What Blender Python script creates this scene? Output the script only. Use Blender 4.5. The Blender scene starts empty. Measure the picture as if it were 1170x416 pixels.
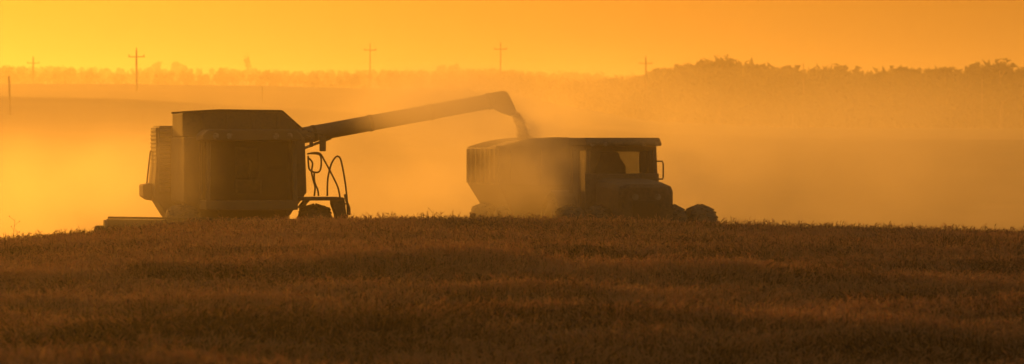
import bpy, bmesh, math, random
import numpy as np
from mathutils import Vector, Matrix

R = math.radians
rng = np.random.default_rng(7)
random.seed(7)
scene = bpy.context.scene
COL = scene.collection

# ------------------------------------------------------------------ camera
CAM_Z = 3.0
F_PX = 6240.0            # focal length in pixels of the 1170 wide photograph
cam_data = bpy.data.cameras.new("camera")
cam = bpy.data.objects.new("camera", cam_data)
COL.objects.link(cam)
cam.location = (0, 0, CAM_Z)
cam.rotation_euler = (R(90) - math.atan((208 - 166) / F_PX), 0, 0)
cam_data.sensor_width = 36.0
cam_data.lens = 36.0 * F_PX / 1170.0
cam_data.clip_start = 0.5
cam_data.clip_end = 20000
cam_data.dof.use_dof = True
cam_data.dof.focus_distance = 118.0
cam_data.dof.aperture_fstop = 4.2
scene.camera = cam

# ------------------------------------------------------------------ light
SUN_AZ, SUN_EL = R(-13.0), R(4.4)          # low sun behind the machines, just outside the left edge
world = bpy.data.worlds.new("World")
scene.world = world
world.use_nodes = True
wn = world.node_tree
wn.nodes.clear()
w_out = wn.nodes.new("ShaderNodeOutputWorld")
w_bg = wn.nodes.new("ShaderNodeBackground")
w_sky = wn.nodes.new("ShaderNodeTexSky")
w_sky.sky_type = 'NISHITA'
w_sky.sun_disc = False
w_sky.sun_elevation = SUN_EL
w_sky.sun_rotation = SUN_AZ
w_sky.altitude = 0
w_sky.air_density = 1.6
w_sky.dust_density = 6.0
w_sky.ozone_density = 1.0
w_mix = wn.nodes.new("ShaderNodeMix")
w_mix.data_type = 'RGBA'
w_mix.blend_type = 'MULTIPLY'
w_mix.inputs[0].default_value = 1.0
w_mix.inputs[7].default_value = (1.0, 0.86, 0.66, 1)      # warm evening air all round
wn.links.new(w_sky.outputs[0], w_mix.inputs[6])
wn.links.new(w_mix.outputs[2], w_bg.inputs[0])
w_bg.inputs[1].default_value = 0.125
wn.links.new(w_bg.outputs[0], w_out.inputs[0])

sun_data = bpy.data.lights.new("sun", 'SUN')
sun_data.energy = 2.05
sun_data.angle = R(3.0)         # the thick dusty air widens the disc
sun_data.color = (1.0, 0.372, 0.03)
sun = bpy.data.objects.new("sun", sun_data)
COL.objects.link(sun)
s_dir = Vector((math.sin(SUN_AZ) * math.cos(SUN_EL), math.cos(SUN_AZ) * math.cos(SUN_EL), math.sin(SUN_EL)))
sun.rotation_euler = (-s_dir).to_track_quat('-Z', 'Y').to_euler()
sun.location = (-60, 300, 40)

scene.view_settings.view_transform = 'Standard'
scene.view_settings.look = 'None'
scene.view_settings.exposure = 0.0
scene.view_settings.gamma = 1.0
scene.view_settings.use_curve_mapping = False
scene.render.engine = 'CYCLES'
cy = scene.cycles
cy.use_denoising = True
cy.max_bounces = 6
cy.diffuse_bounces = 3
cy.volume_bounces = 3
cy.transparent_max_bounces = 24
cy.volume_step_rate = 1.0
cy.volume_max_steps = 256
cy.sample_clamp_indirect = 5.0

# ------------------------------------------------------------------ helpers
def at(px, py, Y):
    """a point of the place seen at a picture position, at distance Y"""
    return Vector(((px - 585.0) / F_PX * Y, Y, CAM_Z - (py - 166.0) / F_PX * Y))

def tag(o, label=None, cat=None, group=None, kind=None):
    if label: o["label"] = label
    if cat: o["category"] = cat
    if group: o["group"] = group
    if kind: o["kind"] = kind
    return o

def empty(name, loc, rz=0):
    o = bpy.data.objects.new(name, None)
    COL.objects.link(o)
    o.location = loc
    o.rotation_euler = (0, 0, rz)
    o.empty_display_size = 0.3
    return o

class MB:
    def __init__(self):
        self.v, self.f = [], []
    def add(self, vs, fs):
        n = len(self.v)
        self.v += [tuple(p) for p in vs]
        self.f += [tuple(n + i for i in q) for q in fs]
        return self
    def box(self, x0, x1, y0, y1, z0, z1):
        vs = [(x, y, z) for x in (x0, x1) for y in (y0, y1) for z in (z0, z1)]
        return self.add(vs, [(0, 1, 3, 2), (4, 6, 7, 5), (0, 4, 5, 1), (2, 3, 7, 6), (0, 2, 6, 4), (1, 5, 7, 3)])
    def bar(self, a, b, w, h, up=(0, 0, 1)):
        a, b = Vector(a), Vector(b)
        d = (b - a).normalized()
        s = d.cross(Vector(up))
        if s.length < 1e-4: s = d.cross(Vector((1, 0, 0)))
        s.normalize(); u = s.cross(d)
        vs = [p + s * i * w / 2 + u * j * h / 2 for p in (a, b) for i in (-1, 1) for j in (-1, 1)]
        return self.add(vs, [(0, 1, 3, 2), (4, 6, 7, 5), (0, 4, 5, 1), (2, 3, 7, 6), (0, 2, 6, 4), (1, 5, 7, 3)])
    def prism(self, poly, a0, a1, axis='y'):
        """poly in (x,z) extruded along y, or in (y,z) extruded along x"""
        n = len(poly)
        mk = (lambda p, t: (p[0], t, p[1])) if axis == 'y' else (lambda p, t: (t, p[0], p[1]))
        vs = [mk(p, a0) for p in poly] + [mk(p, a1) for p in poly]
        fs = [tuple(range(n)), tuple(range(2 * n - 1, n - 1, -1))]
        fs += [(i, n + i, n + (i + 1) % n, (i + 1) % n) for i in range(n)]
        return self.add(vs, fs)
    def tube(self, path, r, seg=8, cap=True):
        path = [Vector(p) for p in path]
        rs = r if isinstance(r, (list, tuple)) else [r] * len(path)
        n = len(path)
        vs, fs = [], []
        prev = None
        for i, p in enumerate(path):
            d = (path[min(i + 1, n - 1)] - path[max(i - 1, 0)]).normalized()
            if prev is None:
                s = d.cross(Vector((0, 0, 1)))
                if s.length < 1e-3: s = d.cross(Vector((0, 1, 0)))
            else:
                s = prev - d * prev.dot(d)
            s.normalize(); prev = s
            u = d.cross(s)
            for k in range(seg):
                a = 2 * math.pi * k / seg
                vs.append(p + (s * math.cos(a) + u * math.sin(a)) * rs[i])
        for i in range(n - 1):
            for k in range(seg):
                fs.append((i * seg + k, i * seg + (k + 1) % seg, (i + 1) * seg + (k + 1) % seg, (i + 1) * seg + k))
        if cap:
            fs.append(tuple(range(seg - 1, -1, -1)))
            fs.append(tuple((n - 1) * seg + k for k in range(seg)))
        return self.add(vs, fs)
    def lathe_x(self, prof, c, seg=40, closed=True):
        """profile (offset along x, radius) spun round the x axis through c"""
        c = Vector(c); m = len(prof); vs, fs = [], []
        for k in range(seg):
            a = 2 * math.pi * k / seg
            for (x, r) in prof:
                vs.append(c + Vector((x, r * math.cos(a), r * math.sin(a))))
        for k in range(seg):
            for j in range(m if closed else m - 1):
                j2 = (j + 1) % m; k2 = (k + 1) % seg
                fs.append((k * m + j, k * m + j2, k2 * m + j2, k2 * m + j))
        return self.add(vs, fs)
    def build(self, name, mat, parent=None, bevel=0.0, smooth=False, loc=None):
        me = bpy.data.meshes.new(name)
        me.from_pydata(self.v, [], self.f)
        bm = bmesh.new(); bm.from_mesh(me)
        bmesh.ops.recalc_face_normals(bm, faces=bm.faces)
        bm.to_mesh(me); bm.free()
        me.materials.append(mat)
        if smooth:
            me.polygons.foreach_set("use_smooth", [True] * len(me.polygons))
        o = bpy.data.objects.new(name, me)
        COL.objects.link(o)
        if parent: o.parent = parent
        if loc: o.location = loc
        if bevel:
            b = o.modifiers.new("bevel", 'BEVEL'); b.width = bevel; b.segments = 2; b.limit_method = 'ANGLE'
        return o

def mesh_np(name, v, faces_tri, mat, smooth=False, attr=None):
    v = np.asarray(v, dtype=np.float32); f = np.asarray(faces_tri, dtype=np.int32)
    k = f.shape[1]
    me = bpy.data.meshes.new(name)
    me.vertices.add(len(v)); me.vertices.foreach_set("co", v.ravel())
    me.loops.add(f.size); me.loops.foreach_set("vertex_index", f.ravel())
    me.polygons.add(len(f)); me.polygons.foreach_set("loop_start", np.arange(0, f.size, k, dtype=np.int32))
    if smooth: me.polygons.foreach_set("use_smooth", np.ones(len(f), dtype=bool))
    if attr is not None:
        a = me.attributes.new("tone", 'FLOAT', 'POINT'); a.data.foreach_set("value", np.asarray(attr, dtype=np.float32))
    me.update(calc_edges=True)
    if mat: me.materials.append(mat)
    return me

# ------------------------------------------------------------------ materials
def new_mat(name):
    m = bpy.data.materials.new(name); m.use_nodes = True
    nt = m.node_tree; nt.nodes.clear()
    out = nt.nodes.new("ShaderNodeOutputMaterial")
    return m, nt, out

def N(nt, t, **kw):
    n = nt.nodes.new(t)
    for k, v in kw.items(): setattr(n, k, v)
    return n

def ramp(nt, fac, stops):
    r = N(nt, "ShaderNodeValToRGB")
    e = r.color_ramp.elements
    while len(e) < len(stops): e.new(0.5)
    for i, (p, c) in enumerate(stops):
        e[i].position = p; e[i].color = (*c, 1)
    nt.links.new(fac, r.inputs[0])
    return r.outputs[0]

def noise(nt, scale, detail=4, rough=0.6, vec=None, dim='3D'):
    n = N(nt, "ShaderNodeTexNoise"); n.noise_dimensions = dim
    n.inputs["Scale"].default_value = scale; n.inputs["Detail"].default_value = detail
    n.inputs["Roughness"].default_value = rough
    if vec is not None: nt.links.new(vec, n.inputs["Vector"])
    return n.outputs["Fac"]

def paint(name, base, dust=(0.20, 0.14, 0.085), amount=0.5, rough=0.5, metallic=0.0):
    m, nt, out = new_mat(name)
    tc = N(nt, "ShaderNodeTexCoord")
    b = N(nt, "ShaderNodeBsdfPrincipled")
    n1 = noise(nt, 1.3, 6, 0.65, tc.outputs["Object"])
    n2 = noise(nt, 14, 5, 0.7, tc.outputs["Object"])
    mm = N(nt, "ShaderNodeMath", operation='MULTIPLY_ADD')
    nt.links.new(n1, mm.inputs[0]); mm.inputs[1].default_value = 0.7
    nt.links.new(n2, mm.inputs[2])
    lo = 0.62 - amount * 0.35
    c = ramp(nt, mm.outputs[0], [(lo, base), (min(0.99, lo + 0.42), dust)])
    nt.links.new(c, b.inputs["Base Color"])
    b.inputs["Roughness"].default_value = rough
    b.inputs["Metallic"].default_value = metallic
    r2 = N(nt, "ShaderNodeMapRange"); nt.links.new(mm.outputs[0], r2.inputs[0])
    r2.inputs[1].default_value = 0.4; r2.inputs[2].default_value = 1.0
    r2.inputs[3].default_value = rough; r2.inputs[4].default_value = 0.9
    nt.links.new(r2.outputs[0], b.inputs["Roughness"])
    bp = N(nt, "ShaderNodeBump"); bp.inputs["Strength"].default_value = 0.15; bp.inputs["Distance"].default_value = 0.01
    nt.links.new(n2, bp.inputs["Height"]); nt.links.new(bp.outputs[0], b.inputs["Normal"])
    nt.links.new(b.outputs[0], out.inputs[0])
    return m

M = {}
M['hull'] = paint("dusty_body_paint", (0.10, 0.085, 0.065), amount=0.6, rough=0.5)
M['hull2'] = paint("dusty_panel_paint", (0.16, 0.13, 0.09), amount=0.6, rough=0.5)
M['tank'] = paint("dusty_tank_paint", (0.09, 0.07, 0.055), amount=0.4, rough=0.55)
M['metal'] = paint("worn_dark_metal", (0.05, 0.045, 0.04), amount=0.35, rough=0.5, metallic=0.4)
M['rubber'] = paint("tyre_rubber", (0.022, 0.021, 0.02), amount=0.4, rough=0.8)
M['rim'] = paint("rim_paint", (0.22, 0.17, 0.06), amount=0.5)
M['auger'] = paint("auger_paint", (0.13, 0.10, 0.07), amount=0.5)
M['cart'] = paint("cart_paint", (0.09, 0.06, 0.04), amount=0.5)
M['tractor'] = paint("tractor_paint", (0.06, 0.03, 0.02), amount=0.3, rough=0.4)
M['steel'] = paint("bright_worn_steel", (0.45, 0.42, 0.38), amount=0.1, rough=0.3, metallic=0.8)
M['cloth'] = paint("seat_fabric", (0.03, 0.03, 0.03), amount=0.2, rough=0.9)
M['wood'] = paint("weathered_pole_wood", (0.10, 0.08, 0.06), amount=0.3, rough=0.9)
M['ceramic'] = paint("insulator_ceramic", (0.25, 0.22, 0.2), amount=0.2, rough=0.3)
M['lamp'] = paint("lamp_lens", (0.5, 0.45, 0.35), amount=0.3, rough=0.2)

def glass_mat():
    m, nt, out = new_mat("dusty_cab_glass")
    tc = N(nt, "ShaderNodeTexCoord")
    t = N(nt, "ShaderNodeBsdfTransparent"); t.inputs[0].default_value = (0.70, 0.70, 0.66, 1)
    g = N(nt, "ShaderNodeBsdfGlossy"); g.inputs["Roughness"].default_value = 0.08
    d = N(nt, "ShaderNodeBsdfDiffuse"); d.inputs[0].default_value = (0.3, 0.22, 0.14, 1)
    fr = N(nt, "ShaderNodeFresnel"); fr.inputs[0].default_value = 1.16
    mx = N(nt, "ShaderNodeMixShader"); nt.links.new(fr.outputs[0], mx.inputs[0])
    nt.links.new(t.outputs[0], mx.inputs[1]); nt.links.new(g.outputs[0], mx.inputs[2])
    n = noise(nt, 3.0, 5, 0.7, tc.outputs["Object"])
    r = N(nt, "ShaderNodeMapRange"); nt.links.new(n, r.inputs[0])
    r.inputs[1].default_value = 0.35; r.inputs[2].default_value = 0.8
    r.inputs[3].default_value = 0.03; r.inputs[4].default_value = 0.16
    m2 = N(nt, "ShaderNodeMixShader"); nt.links.new(r.outputs[0], m2.inputs[0])
    nt.links.new(mx.outputs[0], m2.inputs[1]); nt.links.new(d.outputs[0], m2.inputs[2])
    nt.links.new(m2.outputs[0], out.inputs[0])
    return m
M['glass'] = glass_mat()

def leafy_mat(name, stops, transl, scale, rnd=True):
    m, nt, out = new_mat(name)
    geo = N(nt, "ShaderNodeNewGeometry")
    mp = N(nt, "ShaderNodeMapping"); nt.links.new(geo.outputs["Position"], mp.inputs[0])
    mp.inputs["Scale"].default_value = (0.55, 1, 0.1) if rnd else (1, 1, 1)      # lighter and darker crop bands drawn out across the slope
    n = noise(nt, scale, 3, 0.6, mp.outputs[0])
    fac = n
    if rnd:
        oi = N(nt, "ShaderNodeObjectInfo")
        at_ = N(nt, "ShaderNodeAttribute", attribute_name="tone")
        a = N(nt, "ShaderNodeMath", operation='MULTIPLY_ADD'); nt.links.new(oi.outputs["Random"], a.inputs[0])
        a.inputs[1].default_value = 0.22; nt.links.new(n, a.inputs[2])
        b = N(nt, "ShaderNodeMath", operation='MULTIPLY_ADD'); nt.links.new(at_.outputs["Fac"], b.inputs[0])
        b.inputs[1].default_value = 0.5; nt.links.new(a.outputs[0], b.inputs[2])
        c = N(nt, "ShaderNodeMath", operation='SUBTRACT'); nt.links.new(b.outputs[0], c.inputs[0]); c.inputs[1].default_value = 0.36
        fac = c.outputs[0]
    col = ramp(nt, fac, stops)
    d = N(nt, "ShaderNodeBsdfDiffuse"); t = N(nt, "ShaderNodeBsdfTranslucent")
    nt.links.new(col, d.inputs[0]); nt.links.new(col, t.inputs[0])
    mx = N(nt, "ShaderNodeMixShader"); mx.inputs[0].default_value = transl
    nt.links.new(d.outputs[0], mx.inputs[1]); nt.links.new(t.outputs[0], mx.inputs[2])
    nt.links.new(mx.outputs[0], out.inputs[0])
    return m
M['wheat'] = leafy_mat("ripe_wheat", [(0.36, (0.028, 0.030, 0.022)), (0.49, (0.19, 0.135, 0.085)), (0.66, (0.68, 0.43, 0.26))], 0.55, 0.34)  # ripeness tones, stretched so ear highlights and shade sit in the colour
M['leaf'] = leafy_mat("tree_leaf", [(0.3, (0.035, 0.05, 0.02)), (0.7, (0.09, 0.09, 0.035))], 0.3, 0.2, rnd=False)
M['bark'] = paint("tree_bark", (0.07, 0.055, 0.04), amount=0.2, rough=0.9)

def ground_mat():
    m, nt, out = new_mat("farmland_soil_and_stubble")
    geo = N(nt, "ShaderNodeNewGeometry")
    n1 = noise(nt, 0.004, 3, 0.5, geo.outputs["Position"])
    n2 = noise(nt, 0.08, 6, 0.65, geo.outputs["Position"])
    n3 = noise(nt, 9.0, 5, 0.7, geo.outputs["Position"])
    a = N(nt, "ShaderNodeMath", operation='MULTIPLY_ADD'); nt.links.new(n2, a.inputs[0]); a.inputs[1].default_value = 0.35; nt.links.new(n1, a.inputs[2])
    b = N(nt, "ShaderNodeMath", operation='MULTIPLY_ADD'); nt.links.new(n3, b.inputs[0]); b.inputs[1].default_value = 0.3; nt.links.new(a.outputs[0], b.inputs[2])
    c = ramp(nt, b.outputs[0], [(0.55, (0.06, 0.045, 0.025)), (0.8, (0.16, 0.11, 0.05)), (1.0, (0.25, 0.17, 0.08))])
    bs = N(nt, "ShaderNodeBsdfPrincipled"); bs.inputs["Roughness"].default_value = 0.95
    nt.links.new(c, bs.inputs["Base Color"])
    bp = N(nt, "ShaderNodeBump"); bp.inputs["Strength"].default_value = 0.6; bp.inputs["Distance"].default_value = 0.05
    nt.links.new(n3, bp.inputs["Height"]); nt.links.new(bp.outputs[0], bs.inputs["Normal"])
    nt.links.new(bs.outputs[0], out.inputs[0])
    return m
M['ground'] = ground_mat()

def volume_mat(name, color, density, g, soft=None):
    """even density, or (soft) a puff that thins towards its rim and breaks up in wisps"""
    m, nt, out = new_mat(name)
    v = N(nt, "ShaderNodeVolumePrincipled")
    v.inputs["Color"].default_value = (*color, 1)
    v.inputs["Anisotropy"].default_value = g
    v.inputs["Density"].default_value = density
    if soft:
        scale, contrast, power, stretch = soft
        tc = N(nt, "ShaderNodeTexCoord")
        ln = N(nt, "ShaderNodeVectorMath", operation='LENGTH'); nt.links.new(tc.outputs["Object"], ln.inputs[0])
        fo = N(nt, "ShaderNodeMapRange", interpolation_type='SMOOTHERSTEP'); nt.links.new(ln.outputs["Value"], fo.inputs[0])
        fo.inputs[1].default_value = 0.98; fo.inputs[2].default_value = 0.05
        fo.inputs[3].default_value = 0.0; fo.inputs[4].default_value = 1.0
        geo = N(nt, "ShaderNodeNewGeometry")
        mp = N(nt, "ShaderNodeMapping"); nt.links.new(geo.outputs["Position"], mp.inputs[0])
        mp.inputs["Scale"].default_value = stretch
        n = noise(nt, scale, 4, 0.55, mp.outputs[0])
        cr = N(nt, "ShaderNodeMapRange"); nt.links.new(n, cr.inputs[0])
        cr.inputs[1].default_value = 0.5 - contrast; cr.inputs[2].default_value = 0.5 + contrast
        cr.inputs[3].default_value = 0.0; cr.inputs[4].default_value = 2.0
        p = N(nt, "ShaderNodeMath", operation='POWER'); nt.links.new(fo.outputs[0], p.inputs[0]); p.inputs[1].default_value = power
        q = N(nt, "ShaderNodeMath", operation='MULTIPLY'); nt.links.new(p.outputs[0], q.inputs[0]); nt.links.new(cr.outputs[0], q.inputs[1])
        d = N(nt, "ShaderNodeMath", operation='MULTIPLY'); nt.links.new(q.outputs[0], d.inputs[0]); d.inputs[1].default_value = density
        nt.links.new(d.outputs[0], v.inputs["Density"])
    nt.links.new(v.outputs[0], out.inputs["Volume"])
    return m

# ------------------------------------------------------------------ terrain
CREST = [(-200, 286), (0, 273), (60, 269), (120, 264), (160, 260), (200, 256), (300, 251), (450, 249), (600, 250.5), (700, 253), (800, 256), (1000, 260), (1170, 264), (1400, 270)]
CX = np.array([(p - 585) / F_PX * 100 for p, q in CREST])
CZ = np.array([CAM_Z - (q - 166) / F_PX * 100 for p, q in CREST]) - 0.90      # ground under the 0.8 m crop
def sstep(a, b, t):
    t = np.clip((t - a) / (b - a), 0, 1); return t * t * (3 - 2 * t)
_oct = [(rng.uniform(0, 6.28, 2), rng.uniform(0.75, 1.3)) for _ in range(14)]
def undul(x, y):
    z = 0
    for i, (ph, s) in enumerate(_oct):
        ky = (0.35 + 0.16 * i) * s; kx = (0.13 + 0.09 * i) * s * (1 if i % 2 else -1)
        z = z + np.sin(x * kx + y * ky + ph[0] + 0.8 * np.sin(x * 0.13 + ph[1])) * 0.105 / (1 + 0.25 * i)
    return z
def far_table(py600, py850, py1000, py2000):
    h = lambda p, Y: CAM_Z - (p - 166) / F_PX * Y
    return [0.0, 0.0, -2.6, -9.0, h(py600, 600), h(py600, 600) - 1.4, h(py850, 850), h(py1000, 1000), h(py1000, 1000) - 2.0, h(py2000, 2000), h(py2000, 2000), h(py2000, 2000)]
FY = np.array([112, 132, 185, 300, 600, 670, 850, 1000, 1090, 2000, 2600, 6000.0])
FCOL = [(-100, far_table(108, 107, 95.5, 90)), (140, far_table(112, 108, 96, 90)), (300, far_table(122, 112, 98, 90)), (560, far_table(138, 122, 105, 90)), (740, far_table(152, 145, 138, 120)), (900, far_table(158, 149, 146, 140)), (1300, far_table(160, 150, 147, 142))]
FPX = np.array([c[0] for c in FCOL], float); FZ = np.array([c[1] for c in FCOL])
def ground_z(x, y):
    x = np.asarray(x, float); y = np.asarray(y, float)
    zc = np.interp(x, CX, CZ)
    base = np.interp(y, [-200, 0, 25, 48, 55, 60, 75], [1.3, 1.3, 0.24, -0.07, -0.02, 0.25, 0.50])  # hollow added short of the rise to shade the nearest crop
    edge = (zc - 0.87)
    near = np.where(y < 75, base + edge * sstep(40, 100, y), 0)
    t = np.clip((y - 75) / 25, 0, 1)
    near = np.where(y >= 75, 0.50 + 0.37 * np.sin(t * math.pi / 2) + edge * sstep(40, 100, y), near)
    near = near + undul(x, y) * (1 - 0.88 * sstep(70, 92, y)) * sstep(10, 30, y)
    down = sstep(100.5, 112, y)
    near = near * (1 - down)
    yy = np.maximum(y, 112)
    px = 585 + x / yy * F_PX
    out = np.zeros_like(near)
    cols = [np.interp(yy, FY, FZ[k]) for k in range(len(FPX))]
    pc = np.clip(px, FPX[0], FPX[-1])
    for k in range(len(FPX) - 1):
        w = np.clip((pc - FPX[k]) / (FPX[k + 1] - FPX[k]), 0, 1)
        m = (pc >= FPX[k]) & (pc <= FPX[k + 1])
        out = np.where(m, cols[k] * (1 - w) + cols[k + 1] * w, out)
    return np.where(y < 112, near, out)

def build_ground():
    ys = np.concatenate([np.linspace(-80, 20, 12), np.arange(24, 130, 0.7), np.linspace(131, 300, 40), np.linspace(308, 1100, 110), np.linspace(1125, 2600, 50), np.linspace(2800, 5900, 10)])
    us = np.linspace(-1, 1, 181); us = np.sign(us) * np.abs(us) ** 1.5
    v = []
    for y in ys:
        hw = 55 + 0.2 * max(y, 0)
        xs = us * hw
        v.append(np.stack([xs, np.full_like(xs, y), ground_z(xs, np.full_like(xs, y))], 1))
    v = np.concatenate(v); n = len(us); m = len(ys)
    i = np.arange(m - 1)[:, None] * n + np.arange(n - 1)[None, :]
    f = np.stack([i, i + 1, i + n + 1, i + n], -1).reshape(-1, 4)
    o = bpy.data.objects.new("ground", mesh_np("ground", v, f, M['ground'], smooth=True))
    COL.objects.link(o)
    tag(o, "rolling farmland under the wheat, falling to a valley and rising to far hills", "ground", kind="structure")
build_ground()

# ------------------------------------------------------------------ haze
HZ = MB().box(-1320, 1320, -90, 6000, -11.5, 46)
haze = HZ.build("haze", volume_mat("evening_haze", (0.76, 0.725, 0.68), 0.00039, 0.77))
tag(haze, "warm evening haze filling the air over the fields", "haze", kind="stuff")

def puff(name, label, px, py, Y, size, density, g=0.62, soft=(0.5, 0.22, 1.0, (1, 1, 1)), z=None, color=(0.82, 0.78, 0.72)):
    c = at(px, py, Y)
    if z is not None: c.z = z
    bm = bmesh.new(); bmesh.ops.create_icosphere(bm, subdivisions=3, radius=1.0)
    me = bpy.data.meshes.new(name); bm.to_mesh(me); bm.free()
    o = bpy.data.objects.new(name, me); COL.objects.link(o)
    o.location = c; o.scale = (size[0] / 2, size[1] / 2, size[2] / 2)
    me.materials.append(volume_mat(name + "_volume", color, density, g, soft))
    tag(o, label, "dust", kind="stuff")
    return o

# ------------------------------------------------------------------ combine harvester
def loc_fn(root):
    mi = (Matrix.Translation(root.location) @ Matrix.Rotation(root.rotation_euler.z, 4, 'Z')).inverted()
    return lambda px, py, Y: mi @ at(px, py, Y)

def wheel(parent, x, y, r, w, rim_r, name="wheel", side=1, lugs=28):
    t = MB()
    hw = w / 2; sh = r - 0.045
    t.lathe_x([(-hw * 0.82, rim_r), (-hw, rim_r + (r - rim_r) * 0.35), (-hw * 0.99, r - 0.26), (-hw * 0.88, r - 0.13), (-hw * 0.62, r - 0.06), (-hw * 0.25, sh + 0.01), (hw * 0.25, sh + 0.01), (hw * 0.62, r - 0.06), (hw * 0.88, r - 0.13), (hw * 0.99, r - 0.26), (hw, rim_r + (r - rim_r) * 0.35), (hw * 0.82, rim_r)], (0, 0, 0), 44)
    for k in range(lugs):
        for s in (-1, 1):
            a0 = 2 * math.pi * (k + (0.25 if s > 0 else -0.25)) / lugs; a1 = a0 + 2 * math.pi / lugs * 0.55
            p0 = Vector((0.02 * s, (r - 0.02) * math.cos(a1), (r - 0.02) * math.sin(a1)))
            p1 = Vector((s * hw * 0.9, (r - 0.115) * math.cos(a0), (r - 0.115) * math.sin(a0)))
            nrm = Vector((0, math.cos(a0), math.sin(a0)))
            t.bar(p0, p1, 0.045, 0.028, nrm)
    root = t.build(name, M['rubber'], parent, loc=(x, y, r))
    root.name = name
    d = MB()
    d.lathe_x([(-hw * 0.8, rim_r + 0.01), (-hw * 0.8, rim_r - 0.05), (side * hw * 0.2, rim_r - 0.08), (side * hw * 0.25, 0.18), (side * hw * 0.6, 0.16), (side * hw * 0.6, 0.0001), (side * hw * 0.1, 0.0001), (side * hw * 0.1, rim_r - 0.12), (hw * 0.8, rim_r - 0.05), (hw * 0.8, rim_r + 0.01)], (0, 0, 0), 32, closed=False)
    d.build("rim", M['rim'], root)
    return root

def build_combine():
    Y0 = 119.0
    o = at(284, 322, Y0); o.z = 0
    root = empty("combine_harvester", o, R(8))
    tag(root, "large dust-coated combine harvester facing the camera, unloading auger swung out over the cart", "combine harvester")
    L = loc_fn(root)
    # main hull: cross-section pushed front to back
    hull = MB().prism([(-1.34, 3.18), (1.33, 3.18), (1.37, 1.95), (1.2, 1.78), (0.95, 1.55), (0.85, 0.95), (-0.85, 0.95), (-0.98, 1.5), (-1.34, 1.75)], 0.95, 4.6)
    hull.build("body", M['hull'], root, bevel=0.03)
    # rear bonnet and straw hood
    rear = MB().prism([(-1.60, 3.44), (1.60, 3.44), (1.62, 3.0), (1.70, 2.15), (1.70, 1.85), (1.35, 1.40), (1.1, 1.0), (-1.1, 1.0), (-1.42, 1.40), (-1.70, 1.85), (-1.70, 2.15), (-1.62, 3.0)], 4.62, 6.6)
    rh = rear.build("rear_hood", M['hull2'], root, bevel=0.04)
    # louvre panel on the visible flank with single slats
    lp = MB().box(-1.655, -1.615, 4.75, 6.45, 2.35, 3.40).build("louvre_panel", M['metal'], root, bevel=0.01)
    for k in range(11):
        z = 2.42 + k * 0.09
        MB().prism([(-1.657, z + 0.052), (-1.670, z + 0.006), (-1.670, z - 0.012), (-1.657, z + 0.026)], 4.78, 6.42).build("slat", M['hull2'], lp)
    # slats on the front-facing face beside the tank
    fp = MB().box(-1.60, -1.33, 4.575, 4.615, 1.9, 3.42).build("louvre_panel", M['metal'], root, bevel=0.01)
    for k in range(15):
        z = 1.98 + k * 0.095
        MB().prism([(4.572, z + 0.05), (4.52, z + 0.0), (4.52, z - 0.02), (4.572, z + 0.022)], -1.59, -1.345, axis='x').build("slat", M['hull2'], fp)
    # lower flank tool box that sticks out
    MB().prism([(-1.92, 2.10), (-1.70, 2.14), (-1.70, 1.74), (-1.80, 1.76), (-1.92, 1.84)], 5.3, 6.5).build("tool_box", M['hull'], root, bevel=0.02)
    # bent guard rail on the flank
    pr = [L(176, 172, 124.6), L(172, 173, 124.8), L(171, 180, 124.9), L(167.5, 212, 125.0), L(170, 216, 125.0)]
    MB().tube(pr, 0.022, 8).build("guard_rail", M['metal'], root, smooth=True)
    # grain tank
    tank = MB()
    zt = 3.735
    fr = [(-1.35, 3.19), (-1.35, zt - 0.03), (-0.55, zt + 0.02), (0.83, zt), (1.36, zt - 0.47), (1.36, 3.19)]
    tk = tank.prism(fr, 1.15, 4.0).build("grain_tank", M['tank'], root, bevel=0.02)
    pts = [(-1.37, zt - 0.01), (-0.55, zt + 0.035), (0.84, zt + 0.018), (1.38, zt - 0.46)]
    for yy in (1.12, 4.03):
        for a, b in zip(pts[:-1], pts[1:]):
            MB().bar((a[0], yy, a[1]), (b[0], yy, b[1]), 0.05, 0.045).build("tank_rim", M['metal'], tk)
    for x in (-0.9, -0.35, 0.2, 0.75):
        MB().box(x - 0.03, x + 0.03, 1.10, 1.148, 3.22, zt - 0.06).build("tank_rib", M['tank'], tk, bevel=0.006)
    MB().tube([(-0.1, 2.2, zt), (-0.1, 2.2, zt + 0.05)], 0.10, 12).build("tank_hatch", M['metal'], tk)
    # cab
    cab = MB()
    for sx in (-1, 1):
        for (y, yt) in ((-0.78, -0.62), (0.85, 0.85)):
            cab.bar((sx * 0.95, y, 1.72), (sx * 0.92, yt, 3.10), 0.09, 0.09, (0, 1, 0))
    cab.box(-1.0, 1.0, -0.82, 0.92, 1.60, 1.80)
    cab.box(-1.0, 1.0, 0.80, 0.93, 1.80, 3.1)
    cb = cab.build("cab", M['hull'], root, bevel=0.02)
    MB().prism([(-1.08, 3.10), (-1.08, 3.22), (-0.95, 3.34), (0.95, 3.34), (1.08, 3.22), (1.08, 3.10)], -0.98, 0.93).build("cab_roof", M['hull2'], cb, bevel=0.03)
    MB().add([(-0.90, -0.76, 1.80), (0.90, -0.76, 1.80), (0.88, -0.62, 3.09), (-0.88, -0.62, 3.09), (-0.90, -0.745, 1.80), (0.90, -0.745, 1.80), (0.88, -0.605, 3.09), (-0.88, -0.605, 3.09)],
             [(0, 1, 2, 3), (7, 6, 5, 4), (0, 4, 5, 1), (1, 5, 6, 2), (2, 6, 7, 3), (3, 7, 4, 0)]).build("windscreen", M['glass'], cb)
    for sx in (-1, 1):
        MB().box(sx * 0.94 - 0.008, sx * 0.94 + 0.008, -0.66, 0.79, 1.82, 3.08).build("side_window", M['glass'], cb)
    for x in (-0.8, -0.5, 0.5, 0.8):
        MB().tube([(x, -1.03, 3.2), (x, -0.98, 3.2)], 0.07, 12).build("work_light", M['lamp'], cb)
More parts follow.
